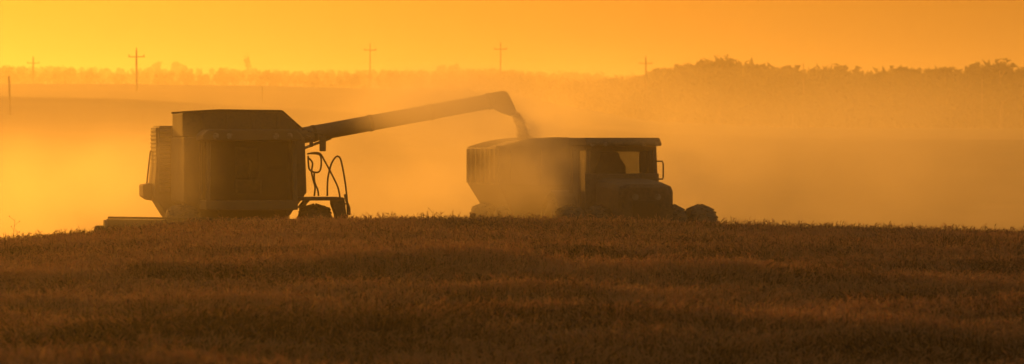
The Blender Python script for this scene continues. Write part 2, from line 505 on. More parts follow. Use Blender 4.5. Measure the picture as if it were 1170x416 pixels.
    seat = MB().box(-0.28, 0.28, -0.1, 0.45, 1.95, 2.25).box(-0.26, 0.26, 0.36, 0.5, 2.25, 2.95)
    seat.build("driver_seat", M['cloth'], cb, bevel=0.04)
    MB().lathe_x([(0.0 + 0.015 * math.cos(a), 0.2 + 0.015 * math.sin(a)) for a in np.linspace(0, 5.5, 6)], (0, -0.35, 2.45), 24).build("steering_wheel", M['metal'], cb)
    # access platform, ladder and handrails on the picture's right
    plat = MB().box(1.02, 2.0, -0.75, 0.85, 1.80, 1.87)
    plat.prism([(1.76, 1.80), (2.02, 1.86), (2.02, 1.18), (1.86, 1.18), (1.84, 1.5), (1.76, 1.72)], -0.7, -0.2)
    plat.prism([(1.33, 1.80), (1.45, 1.80), (1.30, 1.62), (1.18, 1.62)], 0.9, 1.3)
    pl = plat.build("platform", M['metal'], root, bevel=0.015)
    lad = MB()
    for y in (-0.68, -0.22):
        lad.bar((2.0, y, 1.85), (2.17, y, 0.45), 0.05, 0.03, (0, 1, 0))
    ld = lad.build("ladder", M['metal'], root)
    for k in range(5):
        z = 0.55 + 0.29 * k; x = 2.16 - (z - 0.45) / 1.4 * 0.17
        MB().box(x - 0.07, x + 0.07, -0.66, -0.24, z, z + 0.035).build("rung", M['metal'], ld)
    def rail(pts, y, r=0.021):
        return [L(px, py, y) for px, py in pts], r
    yr = 118.6
    smoothpts = lambda pts: [Vector(p) for p in pts]
    def catmull(p, n=5):
        p = [Vector(q) for q in p]; out = []
        for i in range(len(p) - 1):
            a, b, c, d = p[max(i - 1, 0)], p[i], p[i + 1], p[min(i + 2, len(p) - 1)]
            for k in range(n):
                t = k / n
                out.append(0.5 * ((2 * b) + (c - a) * t + (2 * a - 5 * b + 4 * c - d) * t * t + (3 * b - a - 3 * c + d) * t ** 3))
        out.append(p[-1]); return out
    for name, pts, yy in (
        ("handrail", [(374, 224), (374.5, 205), (378, 189), (383, 180), (387, 179), (390, 185), (394, 206), (396.5, 228), (397, 247)], 118.2),
        ("handrail", [(388.5, 226), (386, 214), (379, 199), (371, 184), (366, 176), (360, 174.5), (351, 176)], 118.7),
        ("handrail", [(352, 178), (353, 192), (357, 196), (362, 197), (365.5, 195), (367, 188), (366.5, 179), (363, 176), (355, 175.5)], 119.1),
        ("handrail", [(352, 180), (357, 186), (356, 196), (358, 206), (360, 214), (359, 224)], 119.4),
        ("handrail", [(359, 197), (359.5, 208), (363, 217), (364, 224)], 119.3)):
        MB().tube(catmull([L(px, py, yy) for px, py in pts]), 0.022, 6).build(name, M['metal'], root, smooth=True)
    MB().tube(catmull([L(394, 222, 118.1), L(396, 230, 118.1), L(399, 238, 118.1), L(399, 246, 118.1)]), 0.03, 6).build("ladder_hinge", M['metal'], root)
    # mirrors on arms
    for (p, q, s) in (((368.5, 164), (352, 150), 1.0), ((355.5, 163), (350, 155), 0.55)):
        c = L(p[0], p[1], 118.3); a = L(q[0], q[1], 118.6)
        m_ = MB().box(c.x - 0.065 * s, c.x + 0.075 * s, c.y - 0.03, c.y + 0.03, c.z - 0.17 * s, c.z + 0.15 * s).build("mirror", M['metal'], root, bevel=0.02)
        MB().tube([a, (c.x, c.y + 0.03, c.z + 0.2 * s), (c.x, c.y + 0.03, c.z)], 0.018, 6).build("mirror_arm", M['metal'], m_)
    # unloading auger
    a0 = L(318, 160, 120.2); a1 = L(566, 114.5, 121.9)
    aug = MB().tube([a0, a0.lerp(a1, 0.12), a1], [0.16, 0.178, 0.168], 20).build("unloading_auger", M['auger'], root, smooth=True)
    for t in (0.16, 0.42, 0.70, 0.97):
        c = a0.lerp(a1, t); d = (a1 - a0).normalized()
        MB().tube([c - d * 0.035, c + d * 0.035], 0.188, 20).build("flange", M['metal'], aug)
    MB().tube([L(312, 176, 120.2), L(316, 166, 120.2), a0 + (a1 - a0).normalized() * 0.15], [0.2, 0.21, 0.19], 16).build("auger_elbow", M['auger'], aug)
    d = (a1 - a0).normalized()
    br0 = a0.lerp(a1, 0.24) - Vector((0, 0, 0.17)); br1 = a0.lerp(a1, 0.10) - Vector((0, 0, 0.30))
    MB().tube([br0, br1], 0.03, 8).build("swing_cylinder", M['steel'], aug)
    # spout hood: side outline with real width
    so = [(556, 107.0), (575, 103.5), (580, 105.5), (585, 115), (590.5, 128), (584, 133), (572, 129), (561, 122.5)]
    sp = MB(); n = len(so)
    A = [L(p, q, 121.72) for p, q in so]; B = [L(p, q, 122.08) for p, q in so]
    sp.add(A + B, [tuple(range(n)), tuple(range(2 * n - 1, n - 1, -1))] + [(i, n + i, n + (i + 1) % n, (i + 1) % n) for i in range(n)])
    sp.build("spout", M['auger'], aug, bevel=0.03)
    # wheels
    wheel(root, -1.45, 0, 0.87, 0.72, 0.42, side=-1)
    wheel(root, 1.45, 0, 0.87, 0.72, 0.42, side=1)
    wheel(root, -1.2, 4.6, 0.62, 0.46, 0.30, side=-1)
    wheel(root, 1.2, 4.6, 0.62, 0.46, 0.30, side=1)
    MB().box(-1.1, 1.1, -0.12, 0.12, 0.75, 1.0).build("axle", M['metal'], root, bevel=0.02)
    MB().box(-1.0, 1.0, 4.5, 4.7, 0.52, 0.7).build("axle", M['metal'], root, bevel=0.02)
    # feeder house and header
    MB().prism([(-2.0, 0.45), (-2.0, 1.15), (0.9, 1.6), (0.9, 0.9)], -0.6, 0.6, axis='x').build("feeder_house", M['hull'], root, bevel=0.02)
    hd = MB().prism([(-1.95, 0.25), (-1.95, 1.42), (-2.05, 1.42), (-2.05, 0.42), (-3.1, 0.32), (-3.1, 0.22)], -3.25, 3.25, axis='x').build("header", M['hull'], root, bevel=0.01, loc=(0, 0, -0.045))
    hd.rotation_euler = (0, R(0.9), 0)            # header follows the slope of the ground
    MB().box(-3.22, 3.22, -2.06, -1.93, 1.425, 1.475).build("top_beam", M['metal'], hd, bevel=0.01)
    for s in (-1, 1):
        MB().prism([(-1.9, 0.2), (-1.9, 1.4), (-2.3, 1.38), (-3.2, 0.75), (-3.9, 0.22), (-3.2, 0.15)], s * 3.25, s * 3.31, axis='x').build("end_plate", M['hull'], hd, bevel=0.01)
        MB().tube([(s * 3.40, -2.1, 0.2), (s * 3.41, -2.12, 1.28)], 0.075, 10).box(s * 3.40 - 0.10, s * 3.40 + 0.10, -2.25, -2.0, 0.9, 1.27).build("divider", M['metal'], hd, bevel=0.01)
        MB().tube([(s * 3.36, -2.2, 1.28), (s * 3.24, -2.25, 1.0), (s * 3.18, -2.3, 1.25), (s * 3.12, -2.3, 1.02)], 0.022, 6).build("hose", M['steel'], hd)
    MB().tube([(-3.2, -2.35, 0.62), (3.2, -2.35, 0.62)], 0.22, 16).build("feed_auger", M['metal'], hd)
    rc = Vector((0, -2.95, 0.83)); rr = 0.45
    for k in range(6):
        a = k * math.pi / 3 + 0.2
        y = rc.y + rr * math.cos(a); z = rc.z + rr * math.sin(a)
        b = MB().bar((-3.15, y, z), (3.15, y, z), 0.05, 0.04)
        for x in np.linspace(-3.1, 3.1, 32):
            b.bar((x, y, z), (x, y + 0.04, z - 0.2), 0.012, 0.012)
        b.build("reel_bar", M['metal'], hd)
    for x in (-3.12, 0, 3.12):
        sp_ = MB()
        for k in range(6):
            a = k * math.pi / 3 + 0.2
            sp_.bar((x, rc.y, rc.z), (x, rc.y + rr * math.cos(a), rc.z + rr * math.sin(a)), 0.03, 0.03, (1, 0, 0))
        sp_.build("reel_spider", M['metal'], hd)
    return root
combine = build_combine()

# ------------------------------------------------------------------ tractor
def build_tractor():
    o = at(726, 322, 115.0); o.z = 0
    root = empty("tractor", o, R(12))
    tag(root, "dark tractor with glazed cab and twin front tyres, at the right of the cart", "tractor")
    # bonnet: rounded section, nose at y=-0.9
    def sec(y, w, zt, zb):
        return [(-w, y, zb), (-w, y, zt - 0.16), (-w * 0.93, y, zt - 0.05), (-w * 0.7, y, zt), (w * 0.7, y, zt), (w * 0.93, y, zt - 0.05), (w, y, zt - 0.16), (w, y, zb)]
    secs = [sec(-1.02, 0.52, 2.12, 1.22), sec(-0.94, 0.585, 2.19, 1.12), sec(-0.2, 0.60, 2.25, 1.1), sec(1.17, 0.60, 2.30, 1.1)]
    b = MB(); vs = [p for s in secs for p in s]; fs = []
    for i in range(len(secs) - 1):
        for k in range(8):
            fs.append((i * 8 + k, i * 8 + (k + 1) % 8, (i + 1) * 8 + (k + 1) % 8, (i + 1) * 8 + k))
    fs += [tuple(range(7, -1, -1)), tuple(24 + k for k in range(8))]
    b.add(vs, fs)
    hood = b.build("bonnet", M['tractor'], root, bevel=0.02)
    gr = MB().box(-0.30, 0.30, -1.045, -1.015, 1.32, 1.85).build("grille", M['metal'], hood, bevel=0.01)
    for k in range(7):
        MB().box(-0.29, 0.29, -1.07, -1.046, 1.36 + k * 0.068, 1.385 + k * 0.068).build("grille_slat", M['metal'], gr)
    for s in (-1, 1):
        MB().tube([(s * 0.24, -1.03, 1.92), (s * 0.24, -0.98, 1.92)], 0.07, 14).build("headlight", M['lamp'], hood)
    # cab
    c = MB()
    P = [(-0.76, 1.22), (0.76, 1.22), (0.80, 2.75), (-0.80, 2.75)]
    T = [(-0.72, 1.32), (0.72, 1.32), (0.74, 2.62), (-0.74, 2.62)]
    for p, t in zip(P, T):
        c.bar((p[0], p[1], 1.5), (t[0], t[1], 2.98), 0.085, 0.085, (0, 1, 0))
    for s in (-1, 1):
        c.bar((s * 0.78, 2.0, 1.5), (s * 0.735, 2.0, 2.98), 0.06, 0.06, (0, 1, 0))
    c.box(-0.80, 0.80, 1.24, 2.76, 1.38, 1.56)
    c.box(-0.80, 0.80, 1.20, 1.30, 1.4, 2.40)
    c.box(-0.76, 0.76, 1.28, 1.40, 2.88, 2.99).box(-0.76, 0.76, 2.56, 2.66, 2.86, 2.99)
    for s in (-1, 1):
        c.box(s * 0.70, s * 0.78, 1.40, 2.56, 2.88, 2.99)
    c.box(0.30, 0.70, 1.34, 1.52, 1.56, 2.34)        # instrument console
    cb = c.build("cab", M['tractor'], root, bevel=0.015)
    MB().prism([(1.02, 2.985), (1.02, 3.05), (1.2, 3.16), (2.7, 3.16), (2.85, 3.05), (2.85, 2.985)], -0.82, 0.82, axis='x').build("cab_roof", M['tractor'], cb, bevel=0.03)
    for x in (-0.7, -0.42, 0.42, 0.7):
        MB().tube([(x, 0.97, 3.02), (x, 1.02, 3.02)], 0.045, 12).build("work_light", M['lamp'], cb)
    MB().add([(-0.71, 1.265, 2.40), (0.71, 1.265, 2.40), (0.68, 1.31, 2.97), (-0.68, 1.31, 2.97), (-0.71, 1.277, 2.40), (0.71, 1.277, 2.40), (0.68, 1.322, 2.97), (-0.68, 1.322, 2.97)],
             [(0, 1, 2, 3), (7, 6, 5, 4), (0, 4, 5, 1), (1, 5, 6, 2), (2, 6, 7, 3), (3, 7, 4, 0)]).build("windscreen", M['glass'], cb)
    MB().box(-0.70, 0.70, 2.66, 2.672, 1.6, 2.96).build("rear_window", M['glass'], cb)
    for s in (-1, 1):
        MB().box(s * 0.755 - 0.006, s * 0.755 + 0.006, 1.36, 1.96, 1.58, 2.96).build("door_glass", M['glass'], cb)
        MB().box(s * 0.755 - 0.006, s * 0.755 + 0.006, 2.04, 2.64, 1.58, 2.96).build("glare_panel" if s < 0 else "side_window", M['tractor'] if s < 0 else M['glass'], cb)  # solid panel added instead of glass on one side, removes a bright sky reflection
    st = MB().box(-0.27, 0.27, 1.95, 2.42, 1.75, 2.02)
    st.prism([(-0.32, 2.02), (-0.34, 2.55), (-0.24, 2.68), (-0.2, 2.86), (0.16, 2.86), (0.22, 2.72), (0.34, 2.55), (0.33, 2.02)], 2.30, 2.44)
    st.build("driver_seat", M['cloth'], cb, bevel=0.04)
    col = MB().tube([(0, 1.45, 1.6), (0, 1.6, 2.28)], 0.05, 10).build("steering_column", M['metal'], cb)
    ring = [(0.2 * math.cos(a), 1.6 + 0.17 * math.sin(a), 2.30 + 0.08 * math.sin(a)) for a in np.linspace(0, 2 * math.pi, 25)]
    MB().tube(ring, 0.016, 8, cap=False).build("steering_wheel", M['metal'], cb)
    # mirror arms
    for s in (1,):
        MB().tube([(s * 0.74, 1.2, 2.66), (s * 0.86, 1.16, 2.66), (s * 0.88, 1.15, 2.61), (s * 0.88, 1.15, 2.32), (s * 0.87, 1.16, 2.28), (s * 0.76, 1.2, 2.28)], 0.017, 8).build("mirror_arm", M['metal'], root, smooth=True)
    # mudguards, chassis
    for s in (-1, 1):
        arc = []
        for a in np.linspace(R(25), R(150), 9):
            arc.append((3.0 + 1.06 * math.cos(a), 0.97 + 1.06 * math.sin(a)))
        inner = [(3.0 + 1.02 * math.cos(a), 0.97 + 1.02 * math.sin(a)) for a in np.linspace(R(150), R(25), 9)]
        MB().prism(arc + inner, s * 0.62, s * 1.18, axis='x').build("mudguard", M['tractor'], root)
    MB().box(-0.30, 0.30, -0.7, 3.4, 0.7, 1.1).box(-1.5, 1.5, -0.09, 0.09, 0.72, 0.92).box(-1.1, 1.1, 2.9, 3.1, 0.85, 1.1).box(-0.08, 0.08, 3.4, 4.05, 0.48, 0.56).build("chassis", M['metal'], root, bevel=0.02)
    for s in (-1, 1):
        wheel(root, s * 0.80, 0, 0.885, 0.50, 0.42, side=s, lugs=26)
        wheel(root, s * 1.40, 0, 0.885, 0.58, 0.42, side=s, lugs=26)
        wheel(root, s * 0.92, 3.0, 0.97, 0.56, 0.50, side=s, lugs=28)
    stp = MB()
    for k in range(3): stp.box(-1.0, -0.72, 1.45, 1.85, 0.55 + 0.3 * k, 0.58 + 0.3 * k)
    stp.bar((-0.8, 1.45, 0.5), (-0.8, 1.45, 1.5), 0.04, 0.02); stp.bar((-0.8, 1.85, 0.5), (-0.8, 1.85, 1.5), 0.04, 0.02)
    stp.build("cab_steps", M['metal'], root)
    return root
tractor = build_tractor()

# ------------------------------------------------------------------ grain cart
def build_cart():
    W, LN = 2.62, 4.7
    fr_corner = at(703, 322, 121.6)             # front corner nearest the tractor cab
    yaw = R(9)
    ax = Vector((math.cos(yaw), math.sin(yaw), 0)); ay = Vector((-math.sin(yaw), math.cos(yaw), 0))
    base = Vector((fr_corner.x, fr_corner.y, 0)) - ax * (W / 2)
    root = empty("grain_cart", base, yaw)
    tag(root, "high-sided grain cart half hidden in dust, taking grain from the auger", "grain cart")
    h = W / 2
    zr, zs = 2.94, 2.12
    # tapered hopper as walls with thickness
    def ring(x, y0, y1, z): return [(-x, y0, z), (x, y0, z), (x, y1, z), (-x, y1, z)]
    o3 = ring(h, 0.0, LN, zr); o2 = ring(h, 0.0, LN, zs); o1 = ring(0.62, 0.75, LN - 0.75, 0.85)
    t = 0.05
    i3 = ring(h - t, t, LN - t, zr); i2 = ring(h - t, t, LN - t, zs + 0.02); i1 = ring(0.58, 0.8, LN - 0.8, 0.9)
    vs = o3 + o2 + o1 + i3 + i2 + i1
    fs = []
    for a in (0, 4):
        fs += [(a + k, a + (k + 1) % 4, a + 4 + (k + 1) % 4, a + 4 + k) for k in range(4)]
        fs += [(12 + a + (k + 1) % 4, 12 + a + k, 12 + a + 4 + k, 12 + a + 4 + (k + 1) % 4) for k in range(4)]
    fs += [(k, 12 + k, 12 + (k + 1) % 4, (k + 1) % 4) for k in range(4)]
    fs += [(8, 9, 10, 11), (23, 22, 21, 20)]
    hop = MB().add(vs, fs).build("hopper", M['cart'], root, bevel=0.012)
    # arched end boards
    for y in (0.0, LN - 0.05):
        arc = [(-h, zr + 0.004), (h, zr + 0.004)] + [(h * u, zr + 0.02 + 0.22 * (1 - abs(u) ** 2.2)) for u in np.linspace(1, -1, 13)]
        MB().prism(arc, y, y + 0.05).build("end_board", M['cart'], hop)
    for s in (-1, 1):
        for y in np.linspace(0.25, LN - 0.25, 7):
            MB().box(s * (h + 0.002), s * (h + 0.06), y - 0.04, y + 0.04, zs + 0.02, zr - 0.02).build("side_rib", M['cart'], hop)
    for x in np.linspace(-h + 0.3, h - 0.3, 4):
        MB().box(x - 0.04, x + 0.04, -0.06, -0.002, zs + 0.02, zr - 0.02).build("front_rib", M['cart'], hop)
    MB().box(-h - 0.07, h + 0.07, -0.065, 0.0 - 0.004, zr - 0.015, zr + 0.05).build("rim_rail", M['cart'], hop)
    # heaped grain
    nx, ny = 18, 26
    g = MB(); vs = []; fs = []
    for j in range(ny):
        for i in range(nx):
            u, v = i / (nx - 1) * 2 - 1, j / (ny - 1) * 2 - 1
            z = zr - 0.12 + 0.34 * max(0, 1 - 0.75 * u * u - 0.5 * v * v) + random.uniform(-0.012, 0.012)
            vs.append((u * (h - 0.06), LN / 2 + v * (LN / 2 - 0.06), z))
    for j in range(ny - 1):
        for i in range(nx - 1):
            fs.append((j * nx + i, j * nx + i + 1, (j + 1) * nx + i + 1, (j + 1) * nx + i))
    gm = paint("wheat_grain", (0.33, 0.2, 0.08), (0.4, 0.25, 0.1), amount=0.5, rough=0.9)
    gr = g.add(vs, fs).build("grain_heap", gm, None, smooth=True)
    gr.location = root.location; gr.rotation_euler = root.rotation_euler
    tag(gr, "heap of threshed grain lying in the cart under the spout", "grain", kind="stuff")
    # undercarriage
    MB().box(-0.6, 0.6, 0.9, LN - 0.9, 0.70, 0.845).box(-1.2, 1.2, LN * 0.55 - 0.1, LN * 0.55 + 0.1, 0.6, 0.8).bar((-0.5, 1.0, 0.66), (0, -2.25, 0.58), 0.12, 0.12).bar((0.5, 1.0, 0.66), (0, -2.25, 0.58), 0.12, 0.12).build("chassis", M['metal'], root, bevel=0.015)
    for s in (-1, 1):
        wheel(root, s * 1.22, LN * 0.55, 0.86, 0.62, 0.42, side=s, lugs=26)
        wheel(root, s * 1.02, 0.95, 0.84, 0.45, 0.42, side=s, lugs=26)
    return root, gm
cart, GRAIN = build_cart()

# falling grain
def build_stream():
    n = 6500
    p0 = at(586, 128, 121.9); p1 = at(600, 163, 122.1)
    t = rng.random(n) ** 0.8
    c = np.array(p0)[None] * (1 - t)[:, None] + np.array(p1)[None] * t[:, None]
    c[:, 0] = p0.x + (p1.x - p0.x) * np.sqrt(t)
    r = 0.035 + 0.02 * t
    c += rng.normal(0, 1, (n, 3)) * np.stack([r, r, r * 0.4], 1)
    s = 0.016
    tri = rng.normal(0, s, (n, 3, 3)) + c[:, None, :]
    o = bpy.data.objects.new("falling_grain", mesh_np("falling_grain", tri.reshape(-1, 3), np.arange(n * 3).reshape(-1, 3), GRAIN))
    COL.objects.link(o)
    tag(o, "stream of grain falling from the auger spout into the cart", "grain", kind="stuff")
build_stream()

# ------------------------------------------------------------------ wheat
def build_wheat():
    src = bpy.data.collections.new("wheat_clumps")       # not part of the scene: only the pattern the field is grown from
    for k in range(7):
        V, F, Tn = [], [], []
        def tri(a, b, c, t):
            n = len(V); V.extend([a, b, c]); F.append((n, n + 1, n + 2)); Tn.extend([t] * 3)
        for s in range(74):
            bx, by = rng.normal(0, 0.17, 2)
            h = rng.normal(0.86, 0.04) if rng.random() > 0.035 else rng.normal(0.97, 0.035)
            lean = np.array([rng.normal(0.06, 0.07), rng.normal(0, 0.07)])
            tone = rng.normal(0.5, 0.18)
            pts = []
            for q in np.linspace(0, 1, 4):
                pts.append(np.array([bx + lean[0] * q * q, by + lean[1] * q * q, h * q * 0.9]))
            w = 0.0028
            for a, b in zip(pts[1:-1], pts[2:]):
                for d in (np.array([w, 0, 0]), np.array([0, w, 0])):
                    tri(a - d, a + d, b + d, tone); tri(a - d, b + d, b - d, tone)
            a, b = pts[0], pts[1]
            d = np.array([w, 0, 0]); tri(a - d, a + d, b, tone)
            # nodding ear: four-sided spindle in three rings
            dr = np.array([lean[0] * 2.2 + rng.normal(0.25, 0.3), lean[1] * 2 + rng.normal(0, 0.3), 1.0]); dr /= np.linalg.norm(dr)
            L_ = rng.uniform(0.05, 0.075)
            nod = np.array([rng.normal(0.03, 0.03), rng.normal(0, 0.03), -0.015])
            x1 = np.cross(dr, [0, 0.3, 1]); x1 /= np.linalg.norm(x1); x2 = np.cross(dr, x1)
            rings = []
            e0 = pts[-1]
            for q, rr in ((0.0, 0.0025), (0.3, 0.0072), (0.7, 0.0062), (1.0, 0.0018)):
                c = e0 + dr * L_ * q + nod * q * q
                rings.append([c + (x1 * math.cos(t) + x2 * math.sin(t)) * rr for t in (0, 2.1, 4.2)])
            for ra, rb in zip(rings[:-1], rings[1:]):
                for i in range(3):
                    j = (i + 1) % 3
                    tri(ra[i], ra[j], rb[j], tone + 0.4); tri(ra[i], rb[j], rb[i], tone + 0.4)  # paler straw, lightened further as a painted ear highlight
            for q in range(5):     # awns
                f = rng.uniform(0.2, 1.0); c = e0 + dr * L_ * f + nod * f * f
                e = c + dr * rng.uniform(0.03, 0.06) + rng.normal(0, 0.012, 3) + nod * 0.5
                sd = x1 * 0.0012
                tri(c - sd, c + sd, e, tone + 0.3)
            for q in range(2):     # dry leaves
                z0 = rng.uniform(0.35, 0.8); i = z0 * h * 0.9
                c = np.array([bx + lean[0] * z0 * z0, by + lean[1] * z0 * z0, i])
                an = rng.uniform(0, 6.28); dv = np.array([math.cos(an), math.sin(an), 0]); sv = np.array([-math.sin(an), math.cos(an), 0]) * 0.006
                m = c + dv * 0.05 + np.array([0, 0, 0.04]); e = c + dv * rng.uniform(0.08, 0.14) + np.array([0, 0, rng.uniform(-0.06, 0.05)])
                tri(c - sv, c + sv, m + sv, tone - 0.15); tri(c - sv, m + sv, m - sv, tone - 0.15); tri(m - sv, m + sv, e, tone - 0.15)
        ob = bpy.data.objects.new("wheat_clump", mesh_np("wheat_clump", np.array(V), np.array(F), M['wheat'], attr=Tn))
        src.objects.link(ob)
    # points
    P = []
    y = 30.0
    while y < 110.5:
        hw = min(24, 7 + y * 0.115)
        xs = np.arange(-hw, hw, 0.36) + rng.uniform(-0.17, 0.17, len(np.arange(-hw, hw, 0.36)))
        P.append(np.stack([xs, y + rng.uniform(-0.17, 0.17, len(xs))], 1))
        y += 0.34
    P = np.concatenate(P)
    z = ground_z(P[:, 0], P[:, 1])
    me = bpy.data.meshes.new("wheat")
    me.vertices.add(len(P)); me.vertices.foreach_set("co", np.column_stack([P, z]).astype(np.float32).ravel())
    x_, y_ = P[:, 0], P[:, 1]
    patch = np.sin(x_ * 0.21 + 2 * np.sin(y_ * 0.17 + 1)) * np.sin(y_ * 0.62 + 0.9 * np.sin(x_ * 0.19 + 2.0))
    sc = 1.0 + 0.14 * patch * (1 - 0.6 * sstep(88, 98, y_)) + rng.normal(0, 0.025, len(P))
    for nm, val in (("rot", rng.uniform(-3.14, 3.14, len(P))), ("scl", sc)):
        a = me.attributes.new(nm, 'FLOAT', 'POINT'); a.data.foreach_set("value", val.astype(np.float32))
    o = bpy.data.objects.new("wheat", me); COL.objects.link(o)
    me.materials.append(M['wheat'])
    tag(o, "ripe standing wheat covering the hillside in the foreground", "wheat", kind="stuff")
    ng = bpy.data.node_groups.new("wheat_field", 'GeometryNodeTree')
    ng.interface.new_socket("Geometry", in_out='INPUT', socket_type='NodeSocketGeometry')
    ng.interface.new_socket("Geometry", in_out='OUTPUT', socket_type='NodeSocketGeometry')
    gi = ng.nodes.new("NodeGroupInput"); go = ng.nodes.new("NodeGroupOutput")
    ip = ng.nodes.new("GeometryNodeInstanceOnPoints"); ci = ng.nodes.new("GeometryNodeCollectionInfo")
    ci.inputs["Collection"].default_value = src; ci.inputs["Separate Children"].default_value = True; ci.inputs["Reset Children"].default_value = True
    ip.inputs["Pick Instance"].default_value = True
    def named(nm):
        n = ng.nodes.new("GeometryNodeInputNamedAttribute"); n.data_type = 'FLOAT'; n.inputs["Name"].default_value = nm
        return n.outputs[0]
    cx = ng.nodes.new("ShaderNodeCombineXYZ"); ng.links.new(named("rot"), cx.inputs[2])
    cs = ng.nodes.new("ShaderNodeCombineXYZ"); sn = named("scl"); ng.links.new(sn, cs.inputs[2])
    cs.inputs[0].default_value = 1; cs.inputs[1].default_value = 1
    ng.links.new(gi.outputs[0], ip.inputs["Points"]); ng.links.new(ci.outputs[0], ip.inputs["Instance"])
    ng.links.new(cx.outputs[0], ip.inputs["Rotation"]); ng.links.new(cs.outputs[0], ip.inputs["Scale"])
    ng.links.new(ip.outputs[0], go.inputs[0])
    md = o.modifiers.new("grow", 'NODES'); md.node_group = ng
build_wheat()

# ------------------------------------------------------------------ tall weed at the left end of the crest
def build_weed(px, ytop, label, seed):
    r = random.Random(seed)
    b = at(px, 272, 99.0); gz = float(ground_z(b.x, 99.0))
    top = at(px + 0.8, ytop, 99.0)
    root = empty("weed", (b.x, 99.0, gz))
    tag(root, label, "weed")
    H = top.z - gz
    st = [(0, 0, 0), (0.01, 0.0, H * 0.5), (-0.005, 0, H * 0.8), (0.02, 0, H)]
    MB().tube(st, [0.006, 0.005, 0.004, 0.002], 5).build("stem", M['wheat'], root)
    for k in range(7):
        t = 0.55 + 0.45 * k / 6; s = 1 if k % 2 else -1
        z = H * t; ln = r.uniform(0.05, 0.14) * (1.3 - t * 0.6)
        tw = MB().tube([(0.005, 0, z - 0.05), (s * ln, r.uniform(-0.05, 0.05), z + 0.03)], [0.003, 0.0015], 4)
        c = Vector((s * ln, 0, z + 0.03))
        tw.tube([c + Vector((0, 0, -0.012)), c + Vector((s * 0.006, 0, 0.0)), c + Vector((0, 0, 0.014))], [0.003, 0.011, 0.003], 6)
        tw.build("flower_head", M['wheat'], root)
build_weed(16, 249, "tall thin weed rising above the wheat at the far left", 1)
build_weed(494, 240, "thin weed poking above the crest in the gap between the two machines", 2)

# ------------------------------------------------------------------ power poles
def pole(px, ytop, Y, arm, label, lean=0.0, w=0.16, group="wooden power poles"):
    t = at(px, ytop, Y); gz = float(ground_z(t.x, Y)) - 0.4
    root = empty("power_pole", (t.x, Y, gz)); H = t.z - gz
    tag(root, label, "pole", group)
    root.rotation_euler = (0, lean, 0)
    MB().tube([(0, 0, 0), (0, 0, H)], [w * 1.25, w], 8).build("post", M['wood'], root)
    if arm:
        za = H - 1.15
        ca = MB().bar((-arm / 2, 0.16, za), (arm / 2, 0.16, za), 0.13, 0.17).build("crossarm", M['wood'], root)
        for x in (-arm / 2 + 0.12, arm / 2 - 0.12):
            MB().tube([(x, 0.16, za), (x, 0.16, za + 0.22), (x, 0.16, za + 0.42)], [0.05, 0.12, 0.05], 8).build("insulator", M['ceramic'], ca)
        MB().tube([(0, 0, H), (0, 0, H + 0.2), (0, 0, H + 0.4)], [0.05, 0.12, 0.05], 8).build("insulator", M['ceramic'], root)
pole(156, 57, 900, 2.7, "dark power pole with crossarm on the skyline above the combine's left side", w=0.15)
pole(38, 66, 1150, 2.6, "faint power pole with crossarm near the left edge of the skyline")
pole(423, 51, 1150, 2.6, "power pole with crossarm above the middle of the auger", w=0.10)
pole(572, 50, 1150, 2.7, "power pole with crossarm above the auger spout", w=0.11)
pole(738, 66, 1100, 2.6, "faint power pole with crossarm beside the forest edge, above the tractor cab")
pole(918, 72, 1150, 0, "bare pole without crossarm in front of the forest, right of the tractor", w=0.10)
pole(1122, 86, 1150, 0, "bare pole in front of the forest near the right edge", w=0.10)
pole(300, 98, 800, 0, "bare pole rising behind the combine's grain tank", w=0.07)
pole(12, 87, 560, 0, "short leaning post at the left edge of the far field", lean=R(-2), w=0.10)

# ------------------------------------------------------------------ trees
def crown_tris(c, rx, rz, n, size):
    """leaf clumps spread through a lumpy crown"""
    lobes = rng.normal(0, 0.42, (7, 3)); lobes = np.clip(lobes, -0.6, 0.6); lobes[:, 2] *= 0.8
    k = rng.integers(0, 7, n)
    d = rng.normal(0, 1, (n, 3)); d /= np.linalg.norm(d, axis=1)[:, None]
    rr = 0.50 * rng.random(n) ** 0.35
    p = lobes[k] + d * rr[:, None]
    p *= np.array([rx, rx, rz]); p += np.array(c)
    return (rng.normal(0, size, (n, 3, 3)) + p[:, None, :]).reshape(-1, 3)

def forest(name, label, rows):
    """rows: (px, top_py, Y) for each tree of a wood that reads as one mass"""
    V = []
    for (px, ty, Y, n) in rows:
        t = at(px, ty, Y); gz = float(ground_z(t.x, Y)); H = max(2.5, t.z - gz)
        rx = H * rng.uniform(0.2, 0.3)
        V.append(crown_tris((t.x, Y, gz + H * 0.60), rx, H * 0.36, n, 0.035 * H + 0.12))
        V.append(crown_tris((t.x + rng.normal(0, rx), Y, gz + H * 0.3), rx * 1.2, H * 0.3, n // 2, 0.035 * H + 0.12))
        # trunk as a slim three-sided spike
        w = 0.02 * H; b = np.array([t.x, Y, gz - 0.3]); tp = np.array([t.x, Y, gz + H * 0.7])
        q = [b + np.array([w * math.cos(a), w * math.sin(a), 0]) for a in (0, 2.1, 4.2)]
        V.append(np.array([q[0], q[1], tp, q[1], q[2], tp, q[2], q[0], tp]))
    V = np.concatenate(V)
    o = bpy.data.objects.new(name, mesh_np(name, V, np.arange(len(V)).reshape(-1, 3), M['leaf']))
    COL.objects.link(o); tag(o, label, "forest", kind="stuff")

